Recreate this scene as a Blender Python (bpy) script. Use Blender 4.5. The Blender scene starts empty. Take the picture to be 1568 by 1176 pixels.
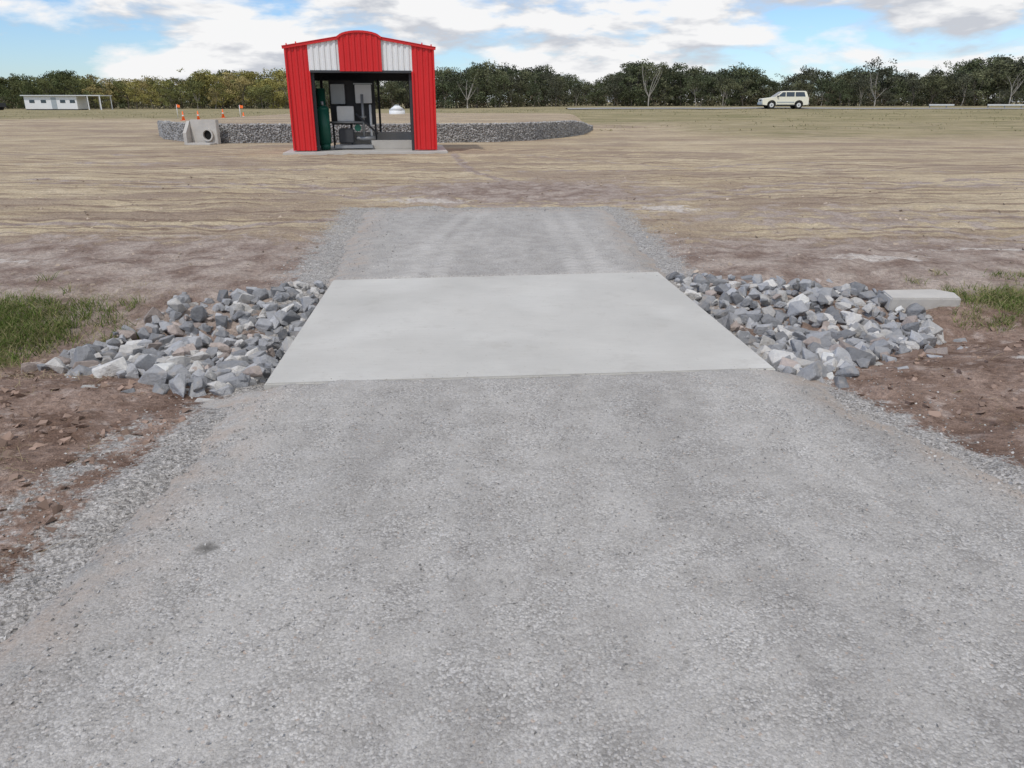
import bpy, bmesh, math, random
import numpy as np
from mathutils import Vector, Matrix, noise, Euler
random.seed(7); rng=np.random.default_rng(7)
sc=bpy.context.scene
R=math.radians
def sstep(a,b,x):
    t=min(1,max(0,(x-a)/(b-a))); return t*t*(3-2*t)

# ---------------------------------------------------------------- materials
def newmat(name):
    m=bpy.data.materials.new(name); m.use_nodes=True
    nt=m.node_tree; nt.nodes.clear()
    out=nt.nodes.new('ShaderNodeOutputMaterial'); b=nt.nodes.new('ShaderNodeBsdfPrincipled')
    nt.links.new(b.outputs[0],out.inputs[0]); b.inputs['Roughness'].default_value=.9
    b.inputs['Specular IOR Level'].default_value=.25
    return m,nt,b
class N:
    def __init__(s,nt): s.nt=nt
    def link(s,a,b): s.nt.links.new(a,b)
    def val(s,inp,v):
        if isinstance(v,bpy.types.NodeSocket): s.link(v,inp)
        elif isinstance(v,(tuple,list)):
            inp.default_value=(*v,1) if len(v)==3 and len(inp.default_value)==4 else v
        else: inp.default_value=v
    def pos(s): return s.nt.nodes.new('ShaderNodeNewGeometry').outputs['Position']
    def obj(s): return s.nt.nodes.new('ShaderNodeTexCoord').outputs['Object']
    def attr(s,n):
        a=s.nt.nodes.new('ShaderNodeAttribute'); a.attribute_name=n; return a.outputs['Color']
    def sep(s,c):
        a=s.nt.nodes.new('ShaderNodeSeparateColor'); s.link(c,a.inputs[0]); return a.outputs
    def scale(s,v,sc_):
        a=s.nt.nodes.new('ShaderNodeVectorMath'); a.operation='MULTIPLY'; s.link(v,a.inputs[0]); a.inputs[1].default_value=sc_; return a.outputs[0]
    def noise(s,v,scale,detail=4,rough=.55,dist=0):
        a=s.nt.nodes.new('ShaderNodeTexNoise'); s.link(v,a.inputs['Vector']); a.inputs['Scale'].default_value=scale
        a.inputs['Detail'].default_value=detail; a.inputs['Roughness'].default_value=rough; a.inputs['Distortion'].default_value=dist
        return a.outputs['Fac']
    def wave(s,v,scale,dist=3,detail=2,dscale=1,direction='Y'):
        a=s.nt.nodes.new('ShaderNodeTexWave'); a.wave_type='BANDS'; a.bands_direction=direction; s.link(v,a.inputs['Vector'])
        a.inputs['Scale'].default_value=scale; a.inputs['Distortion'].default_value=dist; a.inputs['Detail'].default_value=detail; a.inputs['Detail Scale'].default_value=dscale
        return a.outputs['Fac']
    def vor(s,v,scale):
        a=s.nt.nodes.new('ShaderNodeTexVoronoi'); s.link(v,a.inputs['Vector']); a.inputs['Scale'].default_value=scale
        return a.outputs['Distance'],a.outputs['Color']
    def math(s,op,a,b=0.0,c=None,clamp=False):
        n=s.nt.nodes.new('ShaderNodeMath'); n.operation=op; n.use_clamp=clamp; s.val(n.inputs[0],a); s.val(n.inputs[1],b)
        if c is not None: s.val(n.inputs[2],c)
        return n.outputs[0]
    def mr(s,v,a,b,c=0.,d=1.):
        n=s.nt.nodes.new('ShaderNodeMapRange'); s.val(n.inputs[0],v)
        for i,x in enumerate((a,b,c,d)): n.inputs[i+1].default_value=x
        return n.outputs[0]
    def mix(s,f,a,b,mode='MIX'):
        n=s.nt.nodes.new('ShaderNodeMix'); n.data_type='RGBA'; n.blend_type=mode; n.clamp_factor=True
        s.val(n.inputs[0],f); s.val(n.inputs[6],a); s.val(n.inputs[7],b); return n.outputs[2]
    def bump(s,h,strength,dist,prev=None):
        n=s.nt.nodes.new('ShaderNodeBump'); s.link(h,n.inputs['Height']); n.inputs['Strength'].default_value=strength
        n.inputs['Distance'].default_value=dist
        if prev is not None: s.link(prev,n.inputs['Normal'])
        return n.outputs[0]
def simple(name,col,rough=.6,var=.12,scale=6,metal=0,spec=.3,bump=0):
    m,nt,b=newmat(name); n=N(nt); p=n.obj()
    f=n.noise(p,scale,5)
    c=n.mix(f,tuple(x*(1-var) for x in col),tuple(min(1,x*(1+var)) for x in col))
    n.link(c,b.inputs['Base Color']); b.inputs['Roughness'].default_value=rough; b.inputs['Metallic'].default_value=metal
    b.inputs['Specular IOR Level'].default_value=spec
    if bump: n.link(n.bump(n.noise(p,scale*5,4),bump,.02),b.inputs['Normal'])
    return m

# ground
def ground_mat():
    m,nt,b=newmat('ground_soil'); n=N(nt); p=n.pos()
    m1=n.sep(n.attr('m1')); m2=n.sep(n.attr('m2'))
    big=n.noise(p,.35,3); med=n.noise(p,2.2,5,.65); fine=n.noise(p,22,4,.7); gr=n.noise(p,110,2,.7)
    streak=n.noise(n.scale(p,(.10,.95,1)),1.6,5,.68,.6); streak2=n.noise(n.scale(p,(.22,2.6,1)),2.0,4,.7,.4)
    patch=n.noise(n.scale(p,(.55,1,1)),.9,6,.72,.8); broad=n.noise(n.scale(p,(.35,1,1)),.42,6,.66,1.0)
    sand=n.mix(n.mr(big,.3,.7),(.48,.385,.25),(.57,.475,.33))
    sand=n.mix(n.mr(streak,.49,.60,0,.7),sand,(.33,.25,.175))
    sand=n.mix(n.mr(streak2,.53,.64,0,.55),sand,(.34,.26,.19))
    sand=n.mix(n.mr(streak2,.30,.42,.5,0),sand,(.62,.54,.42))
    sand=n.mix(n.mr(patch,.52,.62,0,.6),sand,(.34,.27,.20))
    sand=n.mix(n.mr(patch,.34,.43,.5,0),sand,(.60,.51,.38))
    sand=n.mix(n.mr(broad,.51,.58,0,.72),sand,n.mix(med,(.25,.185,.14),(.38,.30,.235)))
    sand=n.mix(n.mr(broad,.38,.44,.5,0),sand,(.60,.50,.345))
    tyre=n.mr(n.wave(n.scale(p,(.16,1,1)),.36,5.5,2,.9),.86,.97)
    tyre2=n.mr(n.wave(n.scale(p,(.30,.85,1)),.62,8,2,.5,'Y'),.88,.98)
    sand=n.mix(n.math('MULTIPLY',tyre,n.mr(n.noise(p,.22,2),.42,.52,0,.8)),sand,(.235,.17,.125))
    sand=n.mix(n.math('MULTIPLY',tyre2,n.mr(n.noise(p,.31,2),.46,.56,0,.7)),sand,(.25,.185,.14))
    sand=n.mix(n.mr(med,.52,.66,0,.4),sand,(.32,.25,.19))
    mud=n.mix(n.mr(med,.38,.60),(.225,.165,.135),(.42,.35,.30))
    thr=lambda mask,nz,w=.5: n.mr(n.math('ADD',mask,n.math('MULTIPLY',n.math('SUBTRACT',nz,.5),w*2)),.38,.62)
    c=n.mix(thr(m2[0],med,.9),sand,mud)
    b2=n.noise(p,6,6,.68)
    brown=n.mix(n.mr(med,.38,.62),(.165,.108,.080),(.31,.225,.18))
    brown=n.mix(n.mr(b2,.53,.66,0,.85),brown,(.42,.34,.295))
    brown=n.mix(n.mr(b2,.32,.44,.8,0),brown,(.12,.075,.055))
    brown=n.mix(n.mr(patch,.54,.66,0,.6),brown,(.14,.09,.068))
    c=n.mix(thr(m1[0],med,.6),c,brown)
    gcell=n.sep(n.vor(p,95)[1])[0]
    grav=n.mix(gcell,(.22,.21,.195),(.54,.52,.49))
    gf=thr(m1[1],n.math('ADD',n.math('MULTIPLY',b2,.55),n.math('MULTIPLY',n.noise(p,34,3,.7),.45)),1.25)
    c=n.mix(n.math('MULTIPLY',gf,.92),c,grav)
    c=n.mix(n.math('MULTIPLY',thr(m2[2],b2,.9),.8),c,(.60,.55,.50))
    grn=n.mix(n.mr(fine,.3,.7),(.09,.11,.035),(.22,.21,.09))
    c=n.mix(thr(m1[2],fine,.6),c,grn)
    olive=n.mix(n.mr(streak,.38,.62),(.215,.19,.10),(.42,.35,.215))
    olive=n.mix(n.mr(broad,.50,.60,0,.6),olive,(.20,.19,.09))
    c=n.mix(thr(m2[1],streak2,.7),c,olive)
    c=n.mix(1.0,c,n.mix(n.mr(fine,.25,.75),(.62,.62,.62),(1.3,1.3,1.3)),'MULTIPLY')
    c=n.mix(1.0,c,n.mix(n.mr(gr,.25,.75),(.65,.65,.65),(1.3,1.3,1.3)),'MULTIPLY')
    n.link(c,b.inputs['Base Color']); b.inputs['Roughness'].default_value=.97; b.inputs['Specular IOR Level'].default_value=.1
    h=n.math('MULTIPLY_ADD',fine,.34,med)
    n.link(n.bump(h,.9,.11),b.inputs['Normal']); return m
def gravel_mat():
    m,nt,b=newmat('crushed_gravel'); n=N(nt); p=n.pos()
    a=n.sep(n.attr('m1'))
    big=n.noise(n.scale(p,(1.6,.45,1)),.9,5,.6); med=n.noise(p,5,4,.65)
    pw=nt.nodes.new('ShaderNodeTexNoise'); n.link(p,pw.inputs['Vector']); pw.inputs['Scale'].default_value=60; pw.inputs['Detail'].default_value=2
    off=n.scale(pw.outputs['Color'],(.012,.012,.012)); ad=nt.nodes.new('ShaderNodeVectorMath'); ad.operation='ADD'; n.link(p,ad.inputs[0]); n.link(off,ad.inputs[1]); q=ad.outputs[0]
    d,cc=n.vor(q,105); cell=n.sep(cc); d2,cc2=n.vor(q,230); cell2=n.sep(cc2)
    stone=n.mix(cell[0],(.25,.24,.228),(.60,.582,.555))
    stone=n.mix(n.mr(d,.45,.75,0,.65),stone,(.22,.21,.195))  # darker gaps between stones: fines plus crevice shade put into the colour
    fines=n.mix(cell2[0],(.30,.287,.27),(.475,.457,.43))
    expo=n.mr(n.noise(p,3.6,6,.78),.36,.62,.08,1)
    c=n.mix(n.math('MULTIPLY',expo,.85),fines,stone)
    c=n.mix(n.mr(big,.35,.65),n.mix(1.0,c,(.88,.875,.87),'MULTIPLY'),n.mix(1.0,c,(1.10,1.095,1.085),'MULTIPLY'))
    c=n.mix(n.mr(med,.38,.62),n.mix(1.0,c,(.91,.905,.90),'MULTIPLY'),n.mix(1.0,c,(1.06,1.06,1.06),'MULTIPLY'))
    c=n.mix(n.math('MULTIPLY',a[0],.5),c,(.56,.54,.505))
    c=n.mix(n.math('MULTIPLY',a[1],.9),c,(.10,.095,.085))
    c=n.mix(n.math('MULTIPLY',a[2],n.mr(med,.4,.62)),c,(.37,.30,.245))
    c=n.mix(n.mr(cell[1],.985,.995,0,.6),c,(.42,.32,.25))
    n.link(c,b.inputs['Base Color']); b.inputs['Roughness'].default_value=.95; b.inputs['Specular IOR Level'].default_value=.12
    bp=n.bump(n.math('MULTIPLY_ADD',n.math('MULTIPLY',d,expo),-.5,n.math('MULTIPLY',n.noise(p,34,4,.7),1.2)),.8,.012)
    n.link(bp,b.inputs['Normal']); return m
def slab_mat():
    m,nt,b=newmat('concrete_broomed'); n=N(nt); p=n.obj()
    c=n.mix(n.mr(n.noise(p,1.1,6,.6),.3,.7),(.45,.438,.405),(.545,.53,.49))
    c=n.mix(n.mr(n.noise(p,.7,3,.5,.5),.52,.72,0,.7),c,(.64,.63,.59))
    c=n.mix(n.mr(n.noise(n.scale(p,(1,14,1)),5,4,.6),.3,.7,0,.35),c,(.41,.40,.37))
    c=n.mix(n.mr(n.noise(p,30,4,.65),.62,.70,0,.5),c,(.36,.33,.285))
    c=n.mix(n.mr(n.noise(p,3,6,.7),.56,.70,0,.45),c,(.39,.37,.335))
    n.link(c,b.inputs['Base Color']); b.inputs['Roughness'].default_value=.85
    bp=n.bump(n.noise(n.scale(p,(1,10,1)),14,4),.3,.005)
    n.link(bp,b.inputs['Normal']); return m
def rock_mat():
    m,nt,b=newmat('quarry_rock'); n=N(nt); p=n.pos(); a=n.attr('col')
    f=n.noise(p,26,5,.7)
    c=n.mix(1.0,a,n.mix(f,(.62,.62,.63),(1.38,1.36,1.32)),'MULTIPLY')
    c=n.mix(n.mr(n.noise(p,9,4),.58,.72,0,.5),c,(.46,.40,.34))
    n.link(c,b.inputs['Base Color']); b.inputs['Roughness'].default_value=.85
    n.link(n.bump(f,.8,.03),b.inputs['Normal']); return m
def attr_mat(name,rough=.8,trans=False):
    m,nt,b=newmat(name); n=N(nt); a=n.attr('col')
    c=a
    n.link(c,b.inputs['Base Color']); b.inputs['Roughness'].default_value=rough; b.inputs['Specular IOR Level'].default_value=.12
    if trans:
        t=nt.nodes.new('ShaderNodeBsdfTranslucent'); n.link(c,t.inputs[0]); ms=nt.nodes.new('ShaderNodeMixShader'); ms.inputs[0].default_value=.25
        out=[x for x in nt.nodes if x.type=='OUTPUT_MATERIAL'][0]
        n.link(b.outputs[0],ms.inputs[1]); n.link(t.outputs[0],ms.inputs[2]); n.link(ms.outputs[0],out.inputs[0])
    return m
M_ground=ground_mat(); M_gravel=gravel_mat(); M_slab=slab_mat(); M_rock=rock_mat()
M_leaf=attr_mat('eucalypt_leaves',.8); M_bark=attr_mat('bark',.9); M_blade=attr_mat('grass_blades',.8,True); M_chip=attr_mat('stone_chips',.9)
M_red=simple('red_sheet_steel',(.60,.020,.022),.42,.10,1.5,spec=.4)
M_white=simple('white_sheet_steel',(.74,.75,.75),.45,.05,1.5)
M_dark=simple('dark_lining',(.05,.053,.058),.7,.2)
M_steel=simple('galvanised_steel',(.30,.31,.32),.5,.15,9,metal=.5)
M_conc=simple('concrete',(.47,.45,.415),.9,.2,3,bump=.3)
M_black=simple('pipe_shade_black',(.008,.008,.008),.9)
M_green=simple('green_tank_paint',(.012,.085,.06),.4,.2)
M_grey=simple('grey_cabinet',(.36,.40,.42),.5,.08)
M_lgrey=simple('pale_cabinet',(.62,.64,.64),.5,.08)
M_glass=simple('window_glass',(.03,.05,.07),.12,.1,spec=.6)
M_car=simple('cream_white_paint',(.77,.75,.62),.3,.03,spec=.5)
M_rubber=simple('tyre_rubber',(.02,.02,.02),.85)
M_orange=simple('orange_plastic',(.85,.16,.03),.5,.06)
M_asph=simple('pale_bitumen',(.30,.295,.285),.9,.15,.8)
M_rear=simple('red_lamp',(.4,.01,.01),.3)

# ---------------------------------------------------------------- helpers
def link(o,parent=None):
    sc.collection.objects.link(o)
    if parent is not None: o.parent=parent
    return o
def meshobj(name,verts,faces,mats,parent=None,smooth=False,midx=None):
    me=bpy.data.meshes.new(name); me.from_pydata([tuple(v) for v in verts],[],faces)
    for m in (mats if isinstance(mats,list) else [mats]): me.materials.append(m)
    if midx is not None: me.polygons.foreach_set('material_index',midx)
    if smooth: me.polygons.foreach_set('use_smooth',[True]*len(me.polygons))
    me.update()
    return link(bpy.data.objects.new(name,me),parent)
def setcol(o,name,arr):
    at=o.data.attributes.new(name,'FLOAT_COLOR','POINT')
    a=np.ones((len(arr),4),dtype=np.float32); a[:,:3]=arr; at.data.foreach_set('color',a.ravel())
def empty(name,loc=(0,0,0),rz=0):
    o=bpy.data.objects.new(name,None); o.location=loc; o.rotation_euler=(0,0,rz); o.empty_display_size=.5; return link(o)
def box(name,x0,x1,y0,y1,z0,z1,mat,parent=None,bev=0,rot=None):
    bm=bmesh.new(); bmesh.ops.create_cube(bm,size=1)
    cx,cy,cz=(x0+x1)/2,(y0+y1)/2,(z0+z1)/2
    for v in bm.verts: v.co=Vector((v.co.x*(x1-x0),v.co.y*(y1-y0),v.co.z*(z1-z0)))
    if bev: bmesh.ops.bevel(bm,geom=bm.edges[:],offset=bev,segments=2,affect='EDGES')
    me=bpy.data.meshes.new(name); bm.to_mesh(me); bm.free(); me.materials.append(mat)
    o=bpy.data.objects.new(name,me); o.location=(cx,cy,cz)
    if rot: o.rotation_euler=rot
    return link(o,parent)
def tube(name,p0,p1,r0,r1,mat,parent=None,seg=16,caps=True):
    p0=Vector(p0); p1=Vector(p1); d=p1-p0
    bm=bmesh.new(); bmesh.ops.create_cone(bm,cap_ends=caps,segments=seg,radius1=r0,radius2=r1,depth=d.length)
    q=d.to_track_quat('Z','Y').to_matrix().to_4x4()
    bmesh.ops.transform(bm,matrix=Matrix.Translation((p0+p1)/2)@q,verts=bm.verts)
    me=bpy.data.meshes.new(name); bm.to_mesh(me); bm.free(); me.materials.append(mat)
    for f in me.polygons: f.use_smooth=len(f.vertices)==4
    return link(bpy.data.objects.new(name,me),parent)
def inpoly(x,y,P):
    c=False; j=len(P)-1
    for i in range(len(P)):
        if (P[i][1]>y)!=(P[j][1]>y) and x<(P[j][0]-P[i][0])*(y-P[i][1])/(P[j][1]-P[i][1])+P[i][0]: c=not c
        j=i
    return c
def lerpt(y,T):
    if y<=T[0][0]: return T[0][1]
    for (a,va),(b_,vb) in zip(T,T[1:]):
        if y<=b_: return va+(vb-va)*(y-a)/(b_-a)
    return T[-1][1]
def segd(x,y,P):
    best=1e9
    for (ax,ay),(bx,by) in zip(P,P[1:]):
        dx,dy=bx-ax,by-ay; t=max(0,min(1,((x-ax)*dx+(y-ay)*dy)/(dx*dx+dy*dy)))
        best=min(best,math.hypot(x-ax-t*dx,y-ay-t*dy))
    return best

# ---------------------------------------------------------------- layout (metres)
def road_ab(x,y):
    dx,dy=x+.015,y-6.10
    return -.0765*dx+.997*dy, .997*dx+.0765*dy
XL=[(-4,-2.6),(0,-2.0),(1.6,-1.78),(3.2,-1.72),(4.5,-1.68),(7.4,-1.88),(12.8,-2.45)]
XR=[(-4,9),(1.2,6.5),(2.1,3.6),(2.8,2.6),(3.6,2.28),(4.75,1.9),(7.8,1.66),(13,1.62)]
RP_L=[(-1.60,4.45),(-2.15,4.5),(-3.2,5.1),(-3.65,5.6),(-3.4,6.5),(-3.0,7.0),(-1.83,7.45)]
RP_R=[(1.72,4.70),(2.2,4.62),(2.95,5.45),(3.75,6.35),(3.95,6.85),(3.6,7.4),(1.56,7.8)]
def fr(x,y,s,o=4): return noise.fractal((x*s,y*s,3.7),1.0,2.0,o)
def inroad(x,y):
    if y>13.3: return -1.
    return min(x-lerpt(y,XL),lerpt(y,XR)-x,(13.0-y)*.5)
def slabq(a,b):
    return (-1.507+.011*b)-a if a<0 else a-(1.505+.04*b)
def Hh(x,y):
    a,b=road_ab(x,y)
    far=.5+(.95-.5)*sstep(-20,15,x)
    h=far*sstep(38,80,y)
    dep=.30 if abs(b)<4.2 else .30-.1*min(1,(abs(b)-4.2))
    h-=dep*math.exp(-(a/1.0)**2)
    h+=.14*math.exp(-((x-4.4)**2/2.2+(y-4.7)**2/1.0))+.07*math.exp(-((x+4.2)**2/2.5+(y-4.0)**2/1.0))
    h+=.07*math.exp(-((x-4.15)**2/.3+(y-6.95)**2/.12))
    s=inroad(x,y); rm=sstep(-.1,.25,s)
    if y<30: h+=(.04*fr(x,y,.9)+.024*fr(x+9,y,4,3))*(1-rm)
    else: h+=.05*fr(x,y,.12,3)*(1-sstep(150,250,y))
    h-=.045*rm
    return h

def axis(dense0,dense1,step,lo,hi,g=1.13):
    c=list(np.arange(dense0,dense1+1e-6,step)); s=step; v=dense1; up=[]
    while v<hi: s*=g; v+=s; up.append(v)
    s=step; v=dense0; dn=[]
    while v>lo: s*=g; v-=s; dn.append(v)
    return dn[::-1]+c+up
xs=axis(-5.5,5.8,.06,-1500,1500,1.08); ys=axis(1.2,9.5,.06,-60,2500,1.025)
TRK=[[(5,10.6),(6.5,10.4)],[(-12,17.5),(-5,16.2),(-2.7,14.5)],[(-12,18.3),(-5,17),(-2.2,15.2)],[(7,12),(16,13)],[(-2,27),(-1,20),(1,15)],[(0,27),(4,22),(12,20)],[(-22,28),(-9,26)],
 [(-10,11.5),(-4,11),(-2,12.3)],[(2,13.5),(6,16),(14,17.5)],[(2,14.3),(6,17),(14,18.6)],[(-8,21),(3,20.5),(10,24)],[(6,9),(12,9.6)]]
V=[];m1=[];m2=[]
for y in ys:
    for x in xs:
        V.append((x,y,Hh(x,y)))
        s=inroad(x,y); a,b=road_ab(x,y)
        brown=0
        if y<9:
            brown=(1-sstep(5.4,6.6,y)) if x<0 else (1-sstep(6.0,7.6,y-.25*(x-3)))
        mud=max(sstep(5,6,y)*(1-sstep(8.5,11.5,y)), .9*math.exp(-((x-0.2)/3.6)**2-((y-15.5)/3.0)**2), .5*math.exp(-((x+11)/5)**2-((y-23)/1.3)**2),.6*math.exp(-((x-5)/4)**2-((y-12)/2)**2),.5*math.exp(-((x-12)/6)**2-((y-17)/1.5)**2))
        if 9<y<30:
            for ln in TRK: mud=max(mud,.8*math.exp(-(segd(x,y,ln)/.18)**2))
        gv=0
        if s>-1.6 and y<13.8:
            wd=.55 if (x<0 and y<5) else (.42 if y<5 else (.95 if x<0 else .7))
            gv=.95*(1-sstep(-.10,wd,-s))
        if y<5: gv=max(gv,.60*math.exp(-((x-(-1.72-.46-.07*math.sin(y*3)))/.14)**2)*(1-sstep(3.6,4.6,y)))
        grn=0
        if x<-3.5: grn=.8*math.exp(-((a+.1)/.65)**2)*sstep(3.7,4.4,-x)
        if x>3.9: grn=max(grn,.6*math.exp(-((a-.75)/.4)**2)*sstep(4.0,4.8,x))
        ol=sstep(42,66,y) if x>0 else sstep(52,80,y)
        ol=max(ol, .6*sstep(28,45,y)*sstep(2,14,x))
        wh=0
        for (cx,cy,sx,sy) in ((2.6,12.9,.8,.5),(4.6,5.5,.45,.3),(3.7,4.9,.3,.2),(-3.2,3.6,.3,.25),(-6.5,8.5,1.5,.25),(4.2,8.6,.9,.2),(-1.5,14,1,.4),(6,9.2,1.2,.15)):
            wh=max(wh,.7*math.exp(-((x-cx)/sx)**2-((y-cy)/sy)**2))
        m1.append((brown,gv,grn)); m2.append((mud,ol,wh))
nx,ny=len(xs),len(ys)
F=[(j*nx+i,j*nx+i+1,(j+1)*nx+i+1,(j+1)*nx+i) for j in range(ny-1) for i in range(nx-1)]
g=meshobj('ground',V,F,M_ground,smooth=True); setcol(g,'m1',np.array(m1)); setcol(g,'m2',np.array(m2))

def road_sheet(name,y0,y1,xa,xb,step,side):
    X=np.arange(xa,xb,step); Y=np.arange(y0,y1,step); V=[];C=[];Q=[]
    for y in Y:
        for x in X:
            a,b=road_ab(x,y)
            s=inroad(x,y)+.09*fr(x,y,1.6)+.06*fr(x,y,7,4)
            z=.026+.006*fr(x,y,1.2)+.004*fr(x,y,9,3)
            z-=.075*(1-sstep(-.18,.30,s))
            q=slabq(a,b)
            if q<.5: z+=.011*(1-sstep(.1,.5,q))*sstep(0,.3,s)
            z-=.05*sstep(.045,-.065,q+.06*fr(x,y,4,4))
            V.append((x,y,z)); Q.append(q if (a<0)==(side<0) else -9)
            tr=0; st=0
            if y>7.4:
                for k,x0 in enumerate((-1.02+(y-9.5)*.05+.02*(y-9.5)**2,-.72+(y-9.5)*.05+.018*(y-9.5)**2, .62-(y-9.5)*.03,.92-(y-9.5)*.03)):
                    tr=max(tr,(.62+.38*math.cos((y+abs(x-x0)*.9)*2*math.pi/.16))*math.exp(-((x-x0)/.095)**4)*(.75+.5*fr(x,y,1.3,2)))
            else:
                for x0,w in ((-.28,.05),(.55,.14),(1.25,.10),(-.95,.12)):
                    tr=max(tr,.42*math.exp(-((x-x0)/w)**2)*(.4+.9*abs(fr(x,y,.8,2))))
                st=math.exp(-(((x+1.22)/.042)**2+((y-2.58)/.038)**2)**2)
            C.append((tr,st,.8*(1-sstep(.0,.5,s))))
    nx,ny=len(X),len(Y); F=[]
    for j in range(ny-1):
        for i in range(nx-1):
            f=(j*nx+i,j*nx+i+1,(j+1)*nx+i+1,(j+1)*nx+i)
            if max(V[k][2] for k in f)>-.048 and min(Q[k] for k in f)>-.14: F.append(f)
    o=meshobj(name,V,F,M_gravel,smooth=True); setcol(o,'m1',np.array(C)); return o
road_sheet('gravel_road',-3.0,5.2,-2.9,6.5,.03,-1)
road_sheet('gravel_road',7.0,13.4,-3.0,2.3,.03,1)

# concrete floodway slab
bm=bmesh.new()
top=[(-1.57,4.45),(1.766,4.744),(1.538,7.798),(-1.794,7.404)]
vt=[bm.verts.new((x,y,.03)) for x,y in top]; vb=[bm.verts.new((x,y,-.32)) for x,y in top]
bm.faces.new(vt); bm.faces.new(vb[::-1])
for i in range(4): bm.faces.new((vb[i],vb[(i+1)%4],vt[(i+1)%4],vt[i]))
bmesh.ops.bevel(bm,geom=[e for e in bm.edges if e.verts[0].co.z>0 and e.verts[1].co.z>0],offset=.01,segments=2,affect='EDGES')
me=bpy.data.meshes.new('concrete_slab'); bm.to_mesh(me); bm.free(); me.materials.append(M_slab)
link(bpy.data.objects.new('concrete_slab',me))

# ---------------------------------------------------------------- rocks
def rock_templates(k,npt=13,flat=.7):
    T=[]
    for i in range(k):
        bm=bmesh.new()
        for j in range(npt):
            v=Vector((random.gauss(0,1),random.gauss(0,1),random.gauss(0,1))).normalized()
            m=max(abs(v.x),abs(v.y),abs(v.z)); v=v.lerp(v/m,.45)
            bm.verts.new((v.x*random.uniform(.85,1.15),v.y*random.uniform(.65,.85),v.z*flat))
        r=bmesh.ops.convex_hull(bm,input=bm.verts)
        bmesh.ops.delete(bm,geom=[v for v in bm.verts if not v.link_faces],context='VERTS')
        bm.verts.ensure_lookup_table(); bm.normal_update()
        if npt>11 and npt<15:
            bmesh.ops.bevel(bm,geom=bm.edges[:],offset=.035,segments=1,affect='EDGES')
            bm.verts.ensure_lookup_table(); bm.verts.index_update()
        vs=np.array([v.co[:] for v in bm.verts]); idx={v:i for i,v in enumerate(bm.verts)}
        fs=[tuple(idx[v] for v in f.verts) for f in bm.faces]; T.append((vs,fs)); bm.free()
    return T
TR=rock_templates(26,12); TM=rock_templates(10,10); TC=rock_templates(6,7)
class Batch:
    def __init__(s): s.V=[];s.F=[];s.C=[];s.n=0
    def add(s,T,loc,sz,col,rot=None):
        vs,fs=T
        e=rot or Euler((random.uniform(-.7,.7),random.uniform(-.7,.7),random.uniform(0,6.28)))
        Rm=np.array(e.to_matrix())
        w=(vs*sz)@Rm.T+np.array(loc)
        s.V.append(w); s.F+=[tuple(i+s.n for i in f) for f in fs]; s.C.append(np.tile(col,(len(vs),1))); s.n+=len(vs)
    def build(s,name,mat):
        o=meshobj(name,np.concatenate(s.V),s.F,mat); setcol(o,'col',np.concatenate(s.C)); return o
def rockcol():
    t=random.random()
    if t<.07: c=np.array((.38,.325,.295))
    elif t<.30: c=np.array((.50,.49,.47))
    elif t<.5: c=np.array((.22,.225,.235))
    else: c=np.array((.33,.335,.345))
    return np.clip(c*random.uniform(.75,1.35),0,.66)
for P,sg in ((RP_L,-1),(RP_R,1)):
    B=Batch(); x0=min(p[0] for p in P)-.15;x1=max(p[0] for p in P)+.15;y0=min(p[1] for p in P)-.1;y1=max(p[1] for p in P)+.1
    for lay in range(3):
        x=x0
        while x<x1:
            y=y0
            while y<y1:
                px,py=x+random.uniform(-.06,.06),y+random.uniform(-.06,.06)
                a,b=road_ab(px,py)
                if inpoly(px,py,P) and abs(b)>1.73 or (lay==0 and random.random()<.18 and abs(b)>1.76 and segd(px,py,P)<.3 and inroad(px,py)<0):
                    r=random.choice((.04,.05,.055,.065,.075,.09,.115))*random.uniform(.85,1.15)
                    if lay==2 and random.random()<.66: y+=.112; continue
                    if abs(b)<1.70+r: px+=sg*r*.8
                    hz=max(Hh(px,py),-.27)
                    z=hz-.035+lay*.047+random.uniform(-.02,.02)
                    z=min(z,.03-r*.5)
                    B.add(random.choice(TR),(px,py,z),np.array((r,r,r)),rockcol())
                y+=.112
            x+=.112
    B.build('riprap_rocks',M_rock)

# stone chips on the road and its shoulders, dirt clods
B=Batch()
for i in range(21000):
    y=1.1+4.6*random.random()**1.25; x=random.uniform(-2.7,4.2)
    s=inroad(x,y); a,b=road_ab(x,y)
    if s<-.75*random.random() or (abs(b)<1.75 and slabq(a,b)<-.10*random.random()**2): continue
    if s>.35 and random.random()<.35*(1.2 if fr(x,y,1.1,3)<0 else .5)+.15: continue
    r=random.uniform(.003,.0065) if s>.3 else random.uniform(.003,.009)
    z=.031 if s>.2 else max(Hh(x,y)+.003,.012 if s>.05 else -1)
    k=random.uniform(.5,1.25); B.add(random.choice(TC),(x,y,z),np.array((r,r,r)),np.array((.42,.405,.38))*k)
for i in range(2200):
    y=random.uniform(7.5,13); x=random.uniform(-3.5,2.6); s=inroad(x,y)
    if abs(s)>.7: continue
    r=random.uniform(.005,.013); B.add(random.choice(TC),(x,y,max(Hh(x,y)+.004,.03 if s>.15 else -1)),np.array((r,r,r)),np.array((.42,.41,.385))*random.uniform(.55,1.25))
B.build('loose_gravel',M_chip)
B=Batch()
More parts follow.
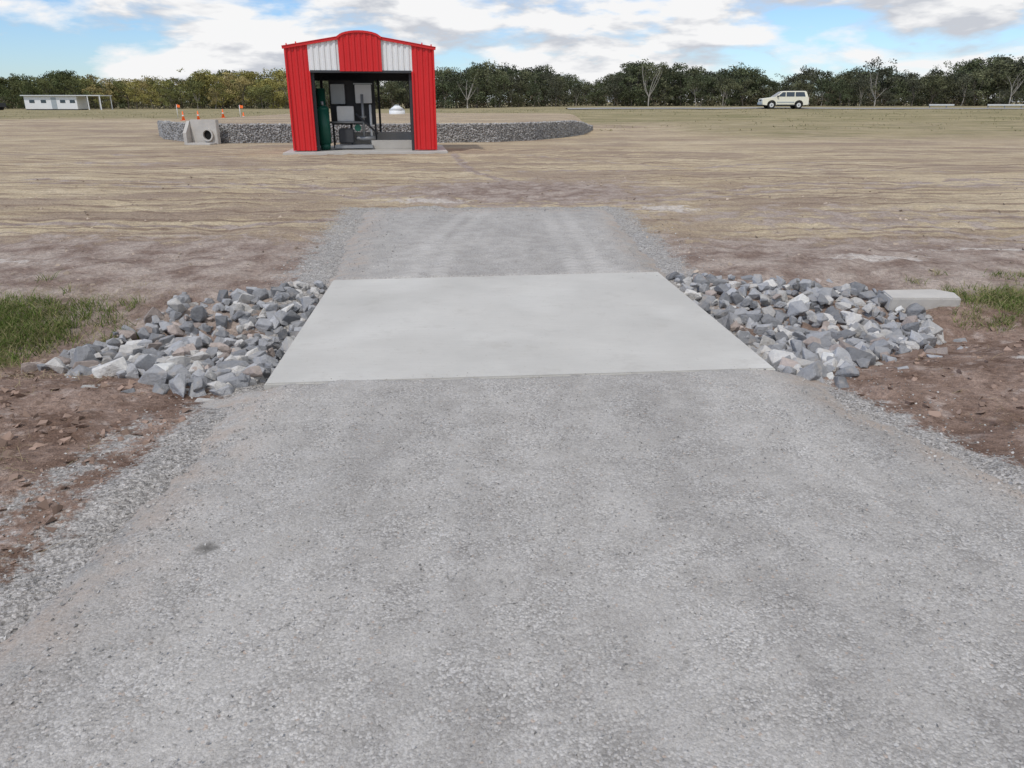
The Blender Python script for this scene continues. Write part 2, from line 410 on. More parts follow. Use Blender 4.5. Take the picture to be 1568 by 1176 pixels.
for i in range(10000):
    if random.random()<.5: x=random.uniform(-6,-1.9); y=random.uniform(1.3,5.6)
    elif random.random()<.5: x=random.uniform(2.1,6.5); y=random.uniform(2.3,6.6)
    else: x=random.uniform(-12,13); y=random.uniform(7.3,19)
    if inroad(x,y)>-.12 or inpoly(x,y,RP_L) or inpoly(x,y,RP_R): continue
    r=.005+.038*random.random()**4; k=random.uniform(.7,1.4)
    B.add(random.choice(TC),(x,y,Hh(x,y)+r*.2),np.array((r,r,r*.7)),np.array((.26,.185,.145) if y<7 else (.38,.31,.245))*k)
B.build('soil_clods',M_chip)

# grass
def blades(name,pts,mat,hmin,hmax,cols,w=.004,lean=.5):
    V=[];F=[];C=[];n=0
    for (x,y,z) in pts:
        h=random.uniform(hmin,hmax); an=random.uniform(0,6.28); dx,dy=math.cos(an)*w,math.sin(an)*w
        lx,ly=random.gauss(0,lean)*h,random.gauss(0,lean)*h
        V+=[(x-dx,y-dy,z),(x+dx,y+dy,z),(x+dx*.7+lx*.4,y+dy*.7+ly*.4,z+h*.6),(x-dx*.7+lx*.4,y-dy*.7+ly*.4,z+h*.6),(x+lx,y+ly,z+h*.95)]
        F+=[(n,n+1,n+2,n+3),(n+3,n+2,n+4)]; c=np.array(random.choice(cols))*random.uniform(.7,1.3); C+=[c]*5; n+=5
    o=meshobj(name,V,F,mat); setcol(o,'col',np.array(C)); return o
def tuft(cx,cy,sx,sy,n,tn=14,sp=.035):
    P=[]
    for i in range(n//tn):
        tx,ty=random.gauss(cx,sx),random.gauss(cy,sy)
        if inroad(tx,ty)>-.2: continue
        for j in range(tn):
            x,y=random.gauss(tx,sp),random.gauss(ty,sp); P.append((x,y,Hh(x,y)-.005))
    return P
G=[(.13,.19,.045),(.17,.22,.06),(.28,.27,.12),(.09,.14,.03),(.34,.30,.16)]
blades('grass',tuft(-4.7,6.3,.42,.26,8500,20,.05)+tuft(-5.9,6.2,.8,.4,6500,20,.05)+tuft(-4.1,6.6,.25,.2,900,16),M_blade,.03,.13,G,.0035,.8)
blades('grass',tuft(5.2,7.2,.45,.12,3600,20,.05)+tuft(6.4,7.5,.7,.22,3600,20,.05)+tuft(4.6,6.75,.2,.12,700,16),M_blade,.03,.09,G+[(.34,.31,.16)],.0035,.8)
D=[(.42,.36,.22),(.34,.28,.17),(.28,.22,.13)]
P=tuft(-2.9,3.35,.35,.3,600,5)+tuft(-2.6,2.5,.4,.3,300,4)+tuft(-3.2,4.9,.7,.2,500,5)+tuft(3.4,4.2,.5,.6,260,4)+tuft(4.3,7.1,.5,.2,500,8)+tuft(-4.2,7.0,.7,.25,1400,8,.08)+tuft(-4.6,5.75,.7,.1,700,8,.06)
blades('dry_straw',P,M_blade,.015,.05,D,.0018,2.2)
P=[]
for i in range(1300):
    x=random.uniform(-70,75); y=random.uniform(46,100)
    if x<0 and y<66: continue
    for j in range(5):
        P.append((x+random.gauss(0,.35),y+random.gauss(0,.35),Hh(x,y)-.02))
blades('paddock_grass',P,M_blade,.05,.14,[(.25,.23,.12),(.34,.30,.17),(.18,.18,.09)],.03,.7)

bm=bmesh.new()
pf=[(-.36,-.15),(.34,-.17),(.40,.02),(.27,.15),(-.30,.13)]
a1=[bm.verts.new((x,y,.0+.015*x)) for x,y in pf]; b1=[bm.verts.new((x*1.02,y*1.02,-.14)) for x,y in pf]
bm.faces.new(a1); bm.faces.new(b1[::-1])
for i in range(5): bm.faces.new((b1[i],b1[(i+1)%5],a1[(i+1)%5],a1[i]))
bmesh.ops.bevel(bm,geom=bm.edges[:],offset=.012,segments=2,affect='EDGES')
me=bpy.data.meshes.new('concrete_block'); bm.to_mesh(me); bm.free(); me.materials.append(M_conc)
o=link(bpy.data.objects.new('concrete_block',me)); o.location=(3.95,7.15,-.045); o.rotation_euler=(R(3),R(2),R(6))

# ---------------------------------------------------------------- shed
shed=empty('red_shed',(-7.57,27.4,0),R(7.6)); W=4.9; DP=3.0
def rz(x): return 3.40+(3.80-3.40)*(1-abs(x-W/2)/(W/2))
def corr(name,x0,x1,zb,ztf,mat,y=0.,amp=.03,pitch=.19,axis_='x',parent=shed,sgn=-1):
    V=[];F=[];x=x0;pts=[]
    seq=[(0,.0),(.35,.0),(.5,1.),(.85,1.),(1.,0.)]
    while x<x1-1e-4:
        for f,o_ in seq[:-1]:
            xx=x+f*pitch
            if xx<x1: pts.append((xx,o_))
        x+=pitch
    pts.append((x1,0))
    for i,(xx,o_) in enumerate(pts):
        d=y+sgn*amp*o_
        if axis_=='x': V+=[(xx,d,zb),(xx,d,ztf(xx))]
        else: V+=[(d,xx,zb),(d,xx,ztf(xx))]
        if i: F.append((2*i-2,2*i,2*i+1,2*i-1))
    ob=meshobj(name,V,F,mat,parent)
    md=ob.modifiers.new('s','SOLIDIFY'); md.thickness=.012; md.offset=0
    return ob
cw=.72; zo=2.67
box('floor_slab',-.35,W+.4,-.55,DP+.6,-.1,.07,M_conc,shed,.02)
for s0,s1,nm in ((.0,cw,'front_panel_left'),(W-cw,W,'front_panel_right')):
    corr(nm,s0,s1,.10,rz,M_red)
rc=lambda x: max(rz(x), 3.70+.19*math.sin(math.pi*min(1,max(0,(x-1.74)/(3.16-1.74))))**.5)
corr('header_white_left',cw,1.74,zo,rz,M_white); corr('header_red',1.74,3.16,zo,rc,M_red,y=-.07); corr('header_white_right',3.16,W-cw,zo,rz,M_white)
def beam(name,p0,p1,w,h,mat,parent):
    p0=Vector(p0);p1=Vector(p1);d=p1-p0;L=d.length
    bm=bmesh.new(); bmesh.ops.create_cube(bm,size=1)
    for v in bm.verts: v.co=Vector((v.co.x*L,v.co.y*w,v.co.z*h))
    rot=d.to_track_quat('X','Z').to_matrix().to_4x4(); bmesh.ops.transform(bm,matrix=Matrix.Translation((p0+p1)/2)@rot,verts=bm.verts)
    me=bpy.data.meshes.new(name); bm.to_mesh(me); bm.free(); me.materials.append(mat); return link(bpy.data.objects.new(name,me),parent)
prev=None
for i in range(11):
    x=1.72+(3.18-1.72)*i/10; p=(x,-.085,rc(min(3.16,max(1.74,x)))+.01)
    if prev: beam('crest_cap',prev,p,.10,.07,M_red,shed)
    prev=p
for yy,nm in ((-.05,'front'),(DP+.05,'rear')):
    beam(nm+'_barge_left',(-.10,yy,3.40),(W/2,yy,3.82),.07,.10,M_red,shed)
    beam(nm+'_barge_right',(W/2,yy+.002,3.82),(W+.10,yy+.002,3.40),.07,.10,M_red,shed)
for sgn,nm in ((0,'roof_left'),(1,'roof_right')):
    xa,xb=(-.1,W/2) if not sgn else (W/2,W+.1)
    za,zb=(3.43,3.85) if not sgn else (3.85,3.43)
    ob=meshobj(nm,[(xa,-.1,za),(xb,-.1,zb),(xb,DP+.1,zb),(xa,DP+.1,za)],[(0,1,2,3)],M_red,shed)
    md=ob.modifiers.new('s','SOLIDIFY'); md.thickness=.02; md.offset=1
for x,y_ in ((.05,-.05),(.36,-.05),(W-.36,-.05),(W-.05,-.05)):
    tube('ridge_bolt',(x,y_,rz(x)),(x,y_,rz(x)+.12),.03,.02,M_red,shed,8)
for x in (-.015,W+.015): box('corner_flashing',x-.03,x+.03,-.06,.05,.10,3.42,M_red,shed,.005)
for x in (cw,W-cw): box('jamb_flashing',x-.03,x+.03,-.055,.06,.10,zo+.0,M_red,shed,.005)
box('lintel_flashing',cw+.03,W-cw-.03,-.05,.05,zo-.05,zo+.03,M_dark,shed,.005)
corr('side_wall_left',.0,DP,.10,lambda x:3.4,M_red,y=-.01,axis_='y',sgn=-1)
corr('side_wall_right',.0,DP,.10,lambda x:3.4,M_red,y=W+.01,axis_='y',sgn=1)
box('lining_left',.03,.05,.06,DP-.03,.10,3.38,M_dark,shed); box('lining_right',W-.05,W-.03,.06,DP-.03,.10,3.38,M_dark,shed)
corr('rear_panel_left',.0,.55,.10,rz,M_red,y=DP,sgn=1); corr('rear_panel_right',W-.3,W,.10,rz,M_red,y=DP,sgn=1)
corr('rear_header',.55,W-.3,2.46,rz,M_red,y=DP,sgn=1)
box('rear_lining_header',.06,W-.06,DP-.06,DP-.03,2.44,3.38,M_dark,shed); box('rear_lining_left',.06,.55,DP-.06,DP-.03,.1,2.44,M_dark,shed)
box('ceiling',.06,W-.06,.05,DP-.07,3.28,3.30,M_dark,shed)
for x in (cw+.08,W-cw-.08):
    for y_ in (.14,DP-.14): box('steel_post',x-.05,x+.05,y_-.05,y_+.05,.07,3.27,M_dark,shed,.005)
box('mid_post',2.86,2.94,DP-.2,DP-.12,.07,2.44,M_dark,shed,.005)
box('bund_wall_rear',1.35,W-.5,DP-.55,DP-.40,.07,.62,M_conc,shed,.01)
box('bund_wall_front',2.6,W-.75,1.15,1.30,.07,.38,M_conc,shed,.01)
pe=empty('pump_equipment',(-7.57,27.4,0),R(7.6))
def pe_box(*a,**k): return box(*a,parent=pe,**k)
tube('tank_body',(.98,.75,.30),(.98,.75,1.45),.22,.22,M_green,pe,24)
bm=bmesh.new(); bmesh.ops.create_uvsphere(bm,u_segments=24,v_segments=12,radius=.22)
for v in bm.verts: v.co=Vector((v.co.x+.98,v.co.y+.75,v.co.z*.6+1.45))
me=bpy.data.meshes.new('tank_dome'); bm.to_mesh(me); bm.free(); me.materials.append(M_green); link(bpy.data.objects.new('tank_dome',me),pe)
tube('tank_skirt',(.98,.75,.09),(.98,.75,.30),.17,.19,M_green,pe,24); tube('tank_neck',(.98,.75,1.55),(.98,.75,1.72),.05,.05,M_steel,pe,12)
tube('tank_body_2',(.88,1.5,.15),(.88,1.5,2.15),.16,.16,M_green,pe,20)
pe_box('control_cabinet',1.22,1.72,1.62,1.86,1.62,2.30,M_grey,bev=.015)
pe_box('lower_cabinet',1.42,2.02,1.3,1.58,1.02,1.55,M_lgrey,bev=.015)
pe_box('meter_cabinet',2.10,2.68,1.5,1.74,1.65,2.28,M_lgrey,bev=.015)
pe_box('meter_cap',2.06,2.72,1.46,1.78,2.285,2.33,M_grey)
pe_box('backing_frame',1.15,2.78,1.88,1.94,.9,2.42,M_dark)
for x in (1.2,1.85,2.75): pe_box('stand_post',x-.035,x+.035,1.945,2.01,.07,2.45,M_dark)
pe_box('motor_block',1.45,2.0,1.0,1.35,.28,.8,M_dark,bev=.04)
pe_box('skid_base',1.3,2.65,.85,1.6,.12,.22,M_steel)
tube('suction_pipe',(2.05,1.2,.45),(2.75,1.2,.45),.07,.07,M_steel,pe); tube('riser_pipe',(2.35,1.2,.45),(2.35,1.2,1.95),.05,.05,M_steel,pe)
tube('riser_pipe_2',(2.62,1.25,.3),(2.62,1.25,1.6),.045,.045,M_lgrey,pe); tube('diagonal_hose',(2.1,1.1,1.3),(2.85,1.15,.6),.035,.035,M_dark,pe)
tube('cross_pipe',(1.1,1.2,1.0),(2.35,1.2,1.0),.04,.04,M_steel,pe); tube('flange',(2.35,1.2,1.15),(2.35,1.2,1.22),.11,.11,M_steel,pe)
tube('valve_wheel',(2.15,1.02,.82),(2.15,.98,.82),.12,.12,M_green,pe)

# ---------------------------------------------------------------- stone retaining wall & sand pad
WP=[(-19.5,45.5),(-18.8,42.3),(-16.8,38.2),(-14.2,35.4),(-12.2,34.4),(-9.5,34.6),(-6.5,34.8),(-3.4,34.9),(-.7,35.5),(1.0,37.0),(2.5,39.4),(3.8,43),(4.9,48.5)]
def wtop(x,y): return .80-.45*sstep(40,48.5,y)
S=[];
for (ax,ay),(bx,by) in zip(WP,WP[1:]):
    L=math.hypot(bx-ax,by-ay); k=max(1,int(L/.25))
    for i in range(k): S.append((ax+(bx-ax)*i/k,ay+(by-ay)*i/k))
S.append(WP[-1])
V=[];F=[]
for i,(x,y) in enumerate(S):
    x2,y2=S[min(i+1,len(S)-1)]; x1,y1=S[max(i-1,0)]
    d=Vector((x2-x1,y2-y1)).normalized(); nx_,ny_=-d.y,d.x
    zt=wtop(x,y); V+=[(x,y,-.1),(x,y,zt-.03),(x+nx_*.45,y+ny_*.45,zt-.03),(x+nx_*.45,y+ny_*.45,-.1)]
    if i:
        a=4*(i-1);b=4*i; F+=[(a,b,b+1,a+1),(a+1,b+1,b+2,a+2),(a+2,b+2,b+3,a+3)]
wall=empty('stone_retaining_wall'); core=meshobj('core',V,F,simple('wall_core',(.27,.265,.26),.95,.3,8,bump=.5),wall)
B=Batch()
for i,(x,y) in enumerate(S[:-1]):
    x2,y2=S[i+1]; d=Vector((x2-x,y2-y)).normalized(); nxo,nyo=d.y,-d.x
    zt=wtop(x,y)
    for u in (0,.25,.5,.75):
        z=Hh(x,y)-.02
        while z<zt-.03:
            r=random.uniform(.04,.085); uu=u+random.uniform(-.12,.12); px,py=x+(x2-x)*uu,y+(y2-y)*uu
            B.add(random.choice(TM),(px+nxo*.015,py+nyo*.015,min(z+r*.5,zt-.03)),np.array((r,r,r)),np.array((.35,.35,.35))*random.uniform(.65,1.3)); z+=r*1.25
        for q in (.1,.25,.38):
            r=random.uniform(.05,.08); B.add(random.choice(TM),(x+(x2-x)*u-nxo*q,y+(y2-y)*u-nyo*q,zt-.035),np.array((r,r,r*.45)),np.array((.42,.41,.39))*random.uniform(.8,1.25))
rk=B.build('stones',M_rock); rk.parent=wall
n_=len(S); V=[];F=[];K=8
for k in range(K+1):
    t=k/K
    for i,(x,y) in enumerate(S):
        xa=x+(-7.5-x)*.03; ya=y+(60-y)*.02; X_=xa+t*((-7.5+(x+7.5)*1.1)-xa); Y_=ya+t*(72-ya)
        gz=Hh(X_,Y_)-.06; z=(wtop(x,y)-.035)*(1-t)+.74*t
        e=sstep(0,22,min(i,n_-1-i)+1.5*(1-t)*8)
        V.append((X_,Y_,gz+e*max(0,z-gz)))
F=[(k*n_+i,k*n_+i+1,(k+1)*n_+i+1,(k+1)*n_+i) for k in range(K) for i in range(n_-1)]
pad=meshobj('sand_pad',V,F,M_ground,smooth=True); setcol(pad,'m1',np.zeros((len(V),3))); setcol(pad,'m2',np.zeros((len(V),3)))

hw=empty('pipe_headwall',(-13.2,34.1,0),R(-12))
box('headwall',-.70,.55,.0,.22,-.1,.98,M_conc,hw,.02)
bm=bmesh.new()
pp=[(-.36,-.1),(.22,-.1),(.22,.93),(.0,.93),(-.36,.45)]
a1=[bm.verts.new((-.86,y,z)) for y,z in pp]; b1=[bm.verts.new((-.705,y,z)) for y,z in pp]
bm.faces.new(a1[::-1]); bm.faces.new(b1)
for i in range(5): bm.faces.new((a1[i],a1[(i+1)%5],b1[(i+1)%5],b1[i]))
bmesh.ops.recalc_face_normals(bm,faces=bm.faces)
me=bpy.data.meshes.new('wing_wall'); bm.to_mesh(me); bm.free(); me.materials.append(M_conc); link(bpy.data.objects.new('wing_wall',me),hw)
bm=bmesh.new(); seg=28
ri,ro=.20,.26
vs=[[bm.verts.new((.12+r*math.cos(2*math.pi*k/seg),yy,.36+r*math.sin(2*math.pi*k/seg))) for k in range(seg)] for r,yy in ((ro,.01),(ro,-.10),(ri,-.10),(ri,-.005))]
for a_,b_ in zip(vs,vs[1:]):
    for k in range(seg): bm.faces.new((a_[k],a_[(k+1)%seg],b_[(k+1)%seg],b_[k]))
me=bpy.data.meshes.new('pipe'); bm.to_mesh(me); bm.free(); me.materials.append(M_conc); link(bpy.data.objects.new('pipe',me),hw)
tube('pipe_shade_disc',(.12,-.006,.36),(.12,.02,.36),.198,.198,M_black,hw,28)  # black disc over solid wall, painted stand-in for the shade inside the pipe
box('apron',-.6,.6,-.7,-.15,-.08,.05,M_conc,hw,.02)

# ---------------------------------------------------------------- SUV
car=empty('white_suv',(28.9,85.5,Hh(28.9,85.5)+.0),R(-3))
def extr(name,prof,w0,w1,zlo,zhi,mat,parent,bev=.03):
    bm=bmesh.new(); f=lambda z:w0+(w1-w0)*min(1,max(0,(z-zlo)/(zhi-zlo)))
    A=[bm.verts.new((x,-f(z),z)) for x,z in prof]; Bv=[bm.verts.new((x,f(z),z)) for x,z in prof]
    bm.faces.new(A); bm.faces.new(Bv[::-1])
    n=len(prof)
    for i in range(n): bm.faces.new((A[(i+1)%n],A[i],Bv[i],Bv[(i+1)%n]))
    bmesh.ops.recalc_face_normals(bm,faces=bm.faces)
    if bev: bmesh.ops.bevel(bm,geom=[e for e in bm.edges if e.calc_face_angle(0)>.5],offset=bev,segments=2,affect='EDGES')
    me=bpy.data.meshes.new(name); bm.to_mesh(me); bm.free(); me.materials.append(mat); return link(bpy.data.objects.new(name,me),parent)
wf,wr,wrad=-1.42,1.40,.38
prof=[(-2.36,.42),(-2.40,.78),(-2.30,1.02),(-1.15,1.16),(2.34,1.18),(2.40,.95),(2.38,.42)]
def arch(cx):
    return [(cx+.47*math.cos(t),.40+.47*math.sin(t)) for t in [math.pi*i/10 for i in range(0,11)]]
prof=prof+[(wr+.47,.36)]+arch(wr)[1:-1]+[(wr-.47,.36),(wf+.47,.36)]+arch(wf)[1:-1]+[(wf-.47,.36)]
extr('body',prof,.92,.90,.4,1.18,M_car,car,.02)
extr('cabin',[(-1.18,1.16),(-.42,1.70),(.0,1.77),(1.95,1.78),(2.12,1.70),(2.32,1.16)],.88,.74,1.16,1.78,M_car,car,.03)
yf=lambda z:-(.88+(.74-.88)*((z-1.16)/.62))
def win(nm,pts):
    for s in (1,-1): meshobj(nm,[(x,s*(yf(z)-.006),z) for x,z in pts],[tuple(range(len(pts)))],M_glass,car)
win('front_side_window',[(-.85,1.22),(-.05,1.22),(-.05,1.66),(-.36,1.66)]); win('rear_side_window',[(.03,1.22),(.88,1.22),(.88,1.67),(.03,1.67)]); win('quarter_window',[(.97,1.22),(2.02,1.22),(1.88,1.67),(.97,1.67)])
meshobj('windscreen',[(-1.10,-.78,1.24),(-1.10,.78,1.24),(-.47,.68,1.685),(-.47,-.68,1.685)],[(0,1,2,3)],M_glass,car)
meshobj('rear_window',[(2.30,-.70,1.26),(2.30,.70,1.26),(2.165,.62,1.66),(2.165,-.62,1.66)],[(0,1,2,3)],M_glass,car)
for cx in (wf,wr):
    for s in (-1,1):
        tube('tyre',(cx,s*.70,wrad),(cx,s*.93,wrad),wrad,wrad,M_rubber,car,24); tube('rim',(cx,s*.925,wrad),(cx,s*.94,wrad),.23,.21,M_lgrey,car,16); tube('hub',(cx,s*.94,wrad),(cx,s*.95,wrad),.07,.06,M_dark,car,10)
box('front_bumper',-2.48,-2.36,-.86,.86,.42,.66,M_grey,car,.03); box('rear_bumper',2.37,2.48,-.86,.86,.45,.66,M_grey,car,.03)
for s in (-1,1):
    box('headlamp',-2.41,-2.28,s*.62-.18,s*.62+.18,.80,.95,M_lgrey,car,.02); box('tail_lamp',2.33,2.41,s*.78-.09,s*.78+.09,.85,1.12,M_rear,car,.02)
    box('mirror',-.95,-.80,s*1.0-.09,s*1.0+.09,1.18,1.33,M_dark,car,.02); box('roof_rail',-.1,1.8,s*.64-.02,s*.64+.02,1.81,1.84,M_dark,car)
    box('side_strip',-.9,.9,s*.925-.012,s*.925+.012,.62,.72,M_grey,car); box('sill',-.92,.90,s*.90-.03,s*.90+.03,.36,.45,M_dark,car)
box('underbody',-2.2,2.2,-.68,.68,.28,.45,M_dark,car); box('grille',-2.42,-2.36,-.4,.4,.78,.95,M_dark,car)

V=[];F=[]
for i in range(60):
    x=6+i*4.0; 
    y=88.+.02*(x-20)
    V+=[(x,y-3,Hh(x,y-3)+.06),(x,y,Hh(x,y)+.14),(x,y+3.2,Hh(x,y+3.2)+.06)]
    if i: a=3*(i-1);b=3*i; F+=[(a,b,b+1,a+1),(a+1,b+1,b+2,a+2)]
meshobj('bitumen_road',V,F,M_asph)
for k,(x,l) in enumerate(((50,3),(57,8))):
    e=empty('road_barrier',(x,96,Hh(x,96)))
    box('rail',0,l,-.05,.05,.30,.48,M_lgrey,e,.02)
    for i in range(int(l/2)+1): box('post',i*2+.1,i*2+.2,.055,.15,0,.46,M_steel,e)

bl=empty('white_site_building',(-76.0,125,Hh(-72,125)),0)
box('walls',0,8.2,0,3,.15,2.05,M_white,bl,.02); box('roof',-.25,12.2,-.4,3.3,2.06,2.2,M_lgrey,bl,.02)
for x in (.8,2.6,5.6,7.1): box('window',x,x+.8,-.03,.0-.004,1.05,1.5,M_glass,bl)
box('door',4.2,5.0,-.03,-.004,.2,1.85,M_grey,bl); box('base_skirt',.05,8.15,.05,2.95,-.3,.148,M_dark,bl)
for x in (10.1,12.0):
    for y in (-.3,3.1): box('verandah_post',x-.06,x+.06,y-.06,y+.06,-.2,2.055,M_white,bl)
ut=empty('grey_utility_vehicle',(-79.5,122,Hh(-79,122)),0)
extr('body',[(-1.9,.45),(-1.95,.95),(-1.0,1.05),(-.5,1.55),(.5,1.55),(.62,1.05),(1.95,1.05),(1.95,.45)],.85,.72,.9,1.55,M_dark,ut,.03)
for cx in (-1.2,1.2): tube('tyre',(cx,-.86,.34),(cx,.86,.34),.34,.34,M_rubber,ut,16)
meshobj('side_window',[(-.85,-.87,1.08),(.5,-.87,1.08),(.42,-.78,1.48),(-.45,-.78,1.48)],[(0,1,2,3)],M_glass,ut)

def cone(x,y,h=.7):
    e=empty('traffic_cone',(x,y,Hh(x,y)))
    box('base',-.18,.18,-.18,.18,0,.04,M_orange,e,.01); tube('body',(0,0,.04),(0,0,h),.12,.03,M_orange,e,16); tube('band',(0,0,h*.45),(0,0,h*.62),.084,.066,M_white,e,16)
for x,y in ((-26.0,63),(-25.2,64),(-25.0,69),(-20.2,60)): cone(x,y)
def marker(x,y):
    e=empty('marker_flag',(x,y,Hh(x,y))); tube('pole',(0,0,0),(0,0,1.1),.03,.02,M_white,e,8)
    meshobj('flag',[(0.02,0,1.1),(.28,.05,1.05),(.26,.0,.85),(.02,0,.87)],[(0,1,2,3)],M_orange,e)
marker(-28.5,68); marker(-21.8,64)
wt=empty('white_water_tank',(-9.5,66,Hh(-9.5,66)))
tube('shell',(0,0,0),(0,0,.62),.65,.65,M_white,wt,24); tube('roof',(0,0,.62),(0,0,.95),.67,.2,M_white,wt,24); tube('hatch',(0,0,.95),(0,0,1.02),.18,.18,M_grey,wt,12)

# ---------------------------------------------------------------- tree belt
PR=[(0,118),(60,113),(110,104),(150,116),(200,111),(250,121),(290,110),(330,104),(400,110),(440,104),(560,112),(668,110),(700,101),(740,97),(790,106),(860,108),(885,122),(905,130),(940,112),(990,93),(1040,104),(1100,108),(1150,105),(1190,126),(1230,110),(1290,116),(1330,98),(1380,114),(1440,104),(1500,92),(1568,86),(1800,90)]
def topz(X,Y):
    u=784+X/(Y*.935)*1150
    return lerpt(u,PR)
LV=[];LC=[];TVv=[];TF=[];TCc=[];tn=0
def limb(p0,p1,r0,r1,col,seg=5,bend=.15,parts=4):
    global tn
    p0=Vector(p0);p1=Vector(p1);L=(p1-p0).length; prev=None
    off=Vector((random.gauss(0,1),random.gauss(0,1),random.gauss(0,.3)))*L*bend
    for i in range(parts+1):
        t=i/parts; c=p0.lerp(p1,t)+off*math.sin(math.pi*t)*.6; r=r0+(r1-r0)*t; ring=[]
        for k in range(seg):
            an=2*math.pi*k/seg; TVv.append((c.x+r*math.cos(an),c.y+r*math.sin(an),c.z)); ring.append(tn); tn+=1; TCc.append(col)
        if prev:
            for k in range(seg): TF.append((prev[k],prev[(k+1)%seg],ring[(k+1)%seg],ring[k]))
        prev=ring
def leaves(c,rad,n,col,size):
    d=rng.normal(size=(n,3)); d/=np.linalg.norm(d,axis=1)[:,None]
    r=rng.random(n)**.42; P=np.array(c)+d*r[:,None]*np.array(rad)
    u=rng.normal(size=(n,3)); u/=np.linalg.norm(u,axis=1)[:,None]; w=np.cross(u,rng.normal(size=(n,3))); w/=np.linalg.norm(w,axis=1)[:,None]
    s=size*rng.uniform(.5,1.2,n)[:,None]
    q=np.stack([P-u*s-w*s*.5,P+u*s-w*s*.35,P+u*s*.8+w*s*.5,P-u*s+w*s*.45],1)
    LV.append(q.reshape(-1,3)); cc=np.array(col)*rng.uniform(.75,1.3,(n,1)); LC.append(np.repeat(cc,4,axis=0))
def tree(X,Y,H,base,sparse=1.,col=(.07,.085,.03),pale=False):
    z0=Hh(X,Y)-.1; bc=(.34,.31,.27) if pale else (.12,.105,.09)
    fork=Vector((X+random.gauss(0,.2),Y,z0+H*random.uniform(.22,.36)))
    limb((X,Y,z0),fork,.12*H/7,.08*H/7,bc,bend=.06)
    nc=random.randint(9,13); wd=H*random.uniform(.30,.44)
    for k in range(nc):
        an=2*math.pi*(k+random.random())/nc; t=random.random()**.8
        zz=z0+H*(base+(.93-base)*t); rr=wd*math.sqrt(max(.05,1-(max(0,t-.3)/.75)**2))*random.uniform(.2,1.0)
        c=(X+math.cos(an)*rr,Y+math.sin(an)*rr,zz-.04*H)
        limb(fork,c,.045*H/7,.015,bc,4,.12,3)
        cr=H*random.uniform(.12,.18)
        cc=np.array(col)*random.uniform(.6,1.5)
        leaves(c,(cr*1.3,cr*1.1,cr*.75),int(100*sparse),cc,.155*H/7)
        leaves((c[0]+random.gauss(0,cr),c[1]+random.gauss(0,cr),c[2]+random.uniform(-.3,.8)*cr),(cr*.7,cr*.6,cr*.4),int(30*sparse),cc*1.12,.13*H/7)
for row,(Y0,step,hm) in enumerate(((141,3.0,.84),(147,2.3,.97),(154,2.2,1.0),(162,2.6,1.0),(172,3.0,.96))):
    X=-118 if row<3 else -125
    while X<125:
        x=X+random.gauss(0,.7); Y=Y0+random.gauss(0,1.6)
        yp=topz(x,Y); Z=1.7+(155.5-yp)*Y*.00080
        Hs=(Z-.7)*hm*random.uniform(.78,1.10)
        if row==0 and random.random()<.35: Hs*=.6
        u=784+x/(Y*.935)*1150
        if u<480 and u>120: col=random.choice(((.25,.225,.075),(.18,.175,.06),(.29,.24,.105),(.14,.145,.055)))
        elif u<=120: col=random.choice(((.07,.085,.035),(.11,.12,.05)))
        else: col=random.choice(((.065,.078,.042),(.08,.092,.048),(.10,.105,.058),(.07,.073,.048)))
        if row>=3: col=tuple(c*.8 for c in col)
        tree(x,Y,max(2.2,Hs),random.uniform(.12,.32),random.uniform(.8,1.2),col,pale=random.random()<.35)
        X+=step*random.uniform(.7,1.3)
for i in range(850):
    x=random.uniform(-130,130); Y=random.uniform(142,176); h=random.uniform(1.0,3.4)
    z0=Hh(x,Y); col=random.choice(((.055,.06,.032),(.085,.08,.045),(.12,.10,.065),(.06,.07,.036)))
    if x<-38: col=tuple(c*1.5 for c in col)
    leaves((x,Y,z0+h*.45),(h*.9,h*.7,h*.55),85,col,.17)
for (x,Y,H) in ((-7.6,137,6.2),(23.5,138,7.2),(62,137,5.6),(-38,138,5.5),(85,137,7)):
    z0=Hh(x,Y)-.1; f=Vector((x,Y,z0+H*.22)); bc=(.36,.335,.30)
    limb((x,Y,z0),f,.11,.08,bc)
    for k in range(6):
        an=random.uniform(0,6.28); e=(x+math.cos(an)*H*.3,Y+math.sin(an)*H*.2,z0+H*random.uniform(.55,1.0)); limb(f,e,.055,.015,bc,4,.12,4)
        for q in range(3):
            m=f.lerp(Vector(e),random.uniform(.5,.95)); limb(m,m+Vector((random.gauss(0,.6),random.gauss(0,.4),random.uniform(.3,1.0))),.025,.01,bc,3,.1,2)
        if random.random()<.6: leaves((e[0],e[1],e[2]-.2),(.8,.6,.5),60,(.10,.11,.055),.13)
LVa=np.concatenate(LV); LCa=np.concatenate(LC); nl=len(LVa)//4
Vall=np.concatenate([LVa,np.array(TVv)]); Call=np.concatenate([LCa,np.array(TCc)])
faces=[(4*i,4*i+1,4*i+2,4*i+3) for i in range(nl)]+[tuple(k+4*nl for k in f) for f in TF]
tb=meshobj('distant_trees',Vall,faces,[M_leaf,M_bark],midx=[0]*nl+[1]*len(TF)); setcol(tb,'col',Call)

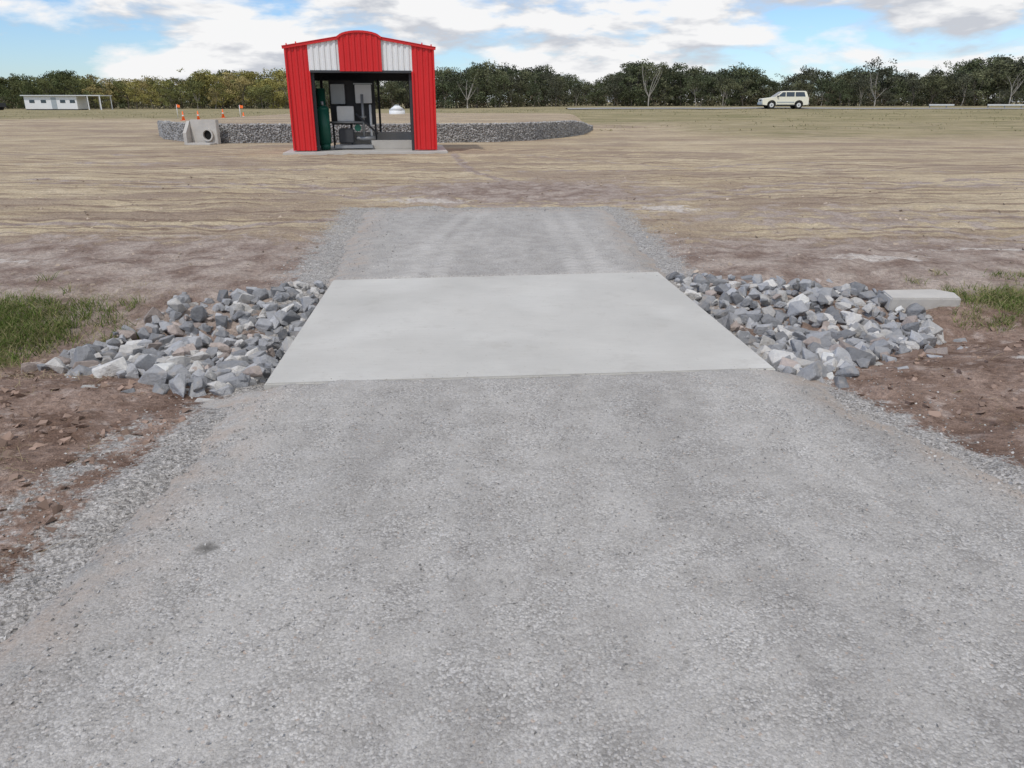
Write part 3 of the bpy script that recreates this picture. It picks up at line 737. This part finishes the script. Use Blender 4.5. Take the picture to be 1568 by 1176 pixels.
# ---------------------------------------------------------------- sky, sun, camera
EL,AZ=R(52),R(215)
w=bpy.data.worlds.new('World'); sc.world=w; w.use_nodes=True; nt=w.node_tree; nt.nodes.clear(); n=N(nt)
out=nt.nodes.new('ShaderNodeOutputWorld'); sky=nt.nodes.new('ShaderNodeTexSky'); sky.sky_type='NISHITA'; sky.sun_disc=False
sky.sun_elevation=EL; sky.sun_rotation=AZ; sky.dust_density=.3; sky.air_density=1.0; sky.ozone_density=2.0
bg=nt.nodes.new('ShaderNodeBackground'); n.link(n.mix(1.0,sky.outputs[0],(.80,.98,1.26),'MULTIPLY'),bg.inputs[0]); bg.inputs[1].default_value=.115
tc=nt.nodes.new('ShaderNodeTexCoord').outputs['Generated']
v=n.scale(tc,(1,1,3.4)); 
def shift(vec,o):
    a=nt.nodes.new('ShaderNodeVectorMath'); a.operation='ADD'; n.link(vec,a.inputs[0]); a.inputs[1].default_value=o; return a.outputs[0]
d0=n.noise(shift(v,(.9,.1,.35)),6.4,8,.55,.15); d1=n.noise(shift(v,(.9,.1,.42)),6.4,5,.55,.15)
sp=nt.nodes.new('ShaderNodeSeparateXYZ'); n.link(tc,sp.inputs[0])
bias=n.mr(sp.outputs[0],-.50,-.30,-.10,.075)
dens=n.math('ADD',d0,bias)
cov=n.mr(dens,.455,.575)
shade=n.mr(n.math('SUBTRACT',d1,d0),-.03,.09)
ccol=n.mix(shade,(.95,.95,.955),(.60,.625,.68))
bg2=nt.nodes.new('ShaderNodeBackground'); n.link(ccol,bg2.inputs[0]); bg2.inputs[1].default_value=.98
ms=nt.nodes.new('ShaderNodeMixShader'); n.link(cov,ms.inputs[0]); n.link(bg.outputs[0],ms.inputs[1]); n.link(bg2.outputs[0],ms.inputs[2]); n.link(ms.outputs[0],out.inputs[0])
L=bpy.data.lights.new('sun','SUN'); L.energy=2.2; L.angle=R(2.0); L.color=(1,.95,.88)
so=bpy.data.objects.new('sun',L); link(so)
sd=Vector((math.sin(AZ)*math.cos(EL),math.cos(AZ)*math.cos(EL),math.sin(EL)))
so.rotation_euler=(-sd).to_track_quat('-Z','Y').to_euler()
cam=bpy.data.cameras.new('camera'); cam.sensor_width=36; cam.lens=26.4; cam.clip_end=5000; cam.clip_start=.05
co=bpy.data.objects.new('camera',cam); co.location=(0,0,1.7); co.rotation_euler=(R(69.4),0,0); link(co); sc.camera=co
sc.view_settings.view_transform='Standard'; sc.view_settings.look='None'; sc.view_settings.exposure=0
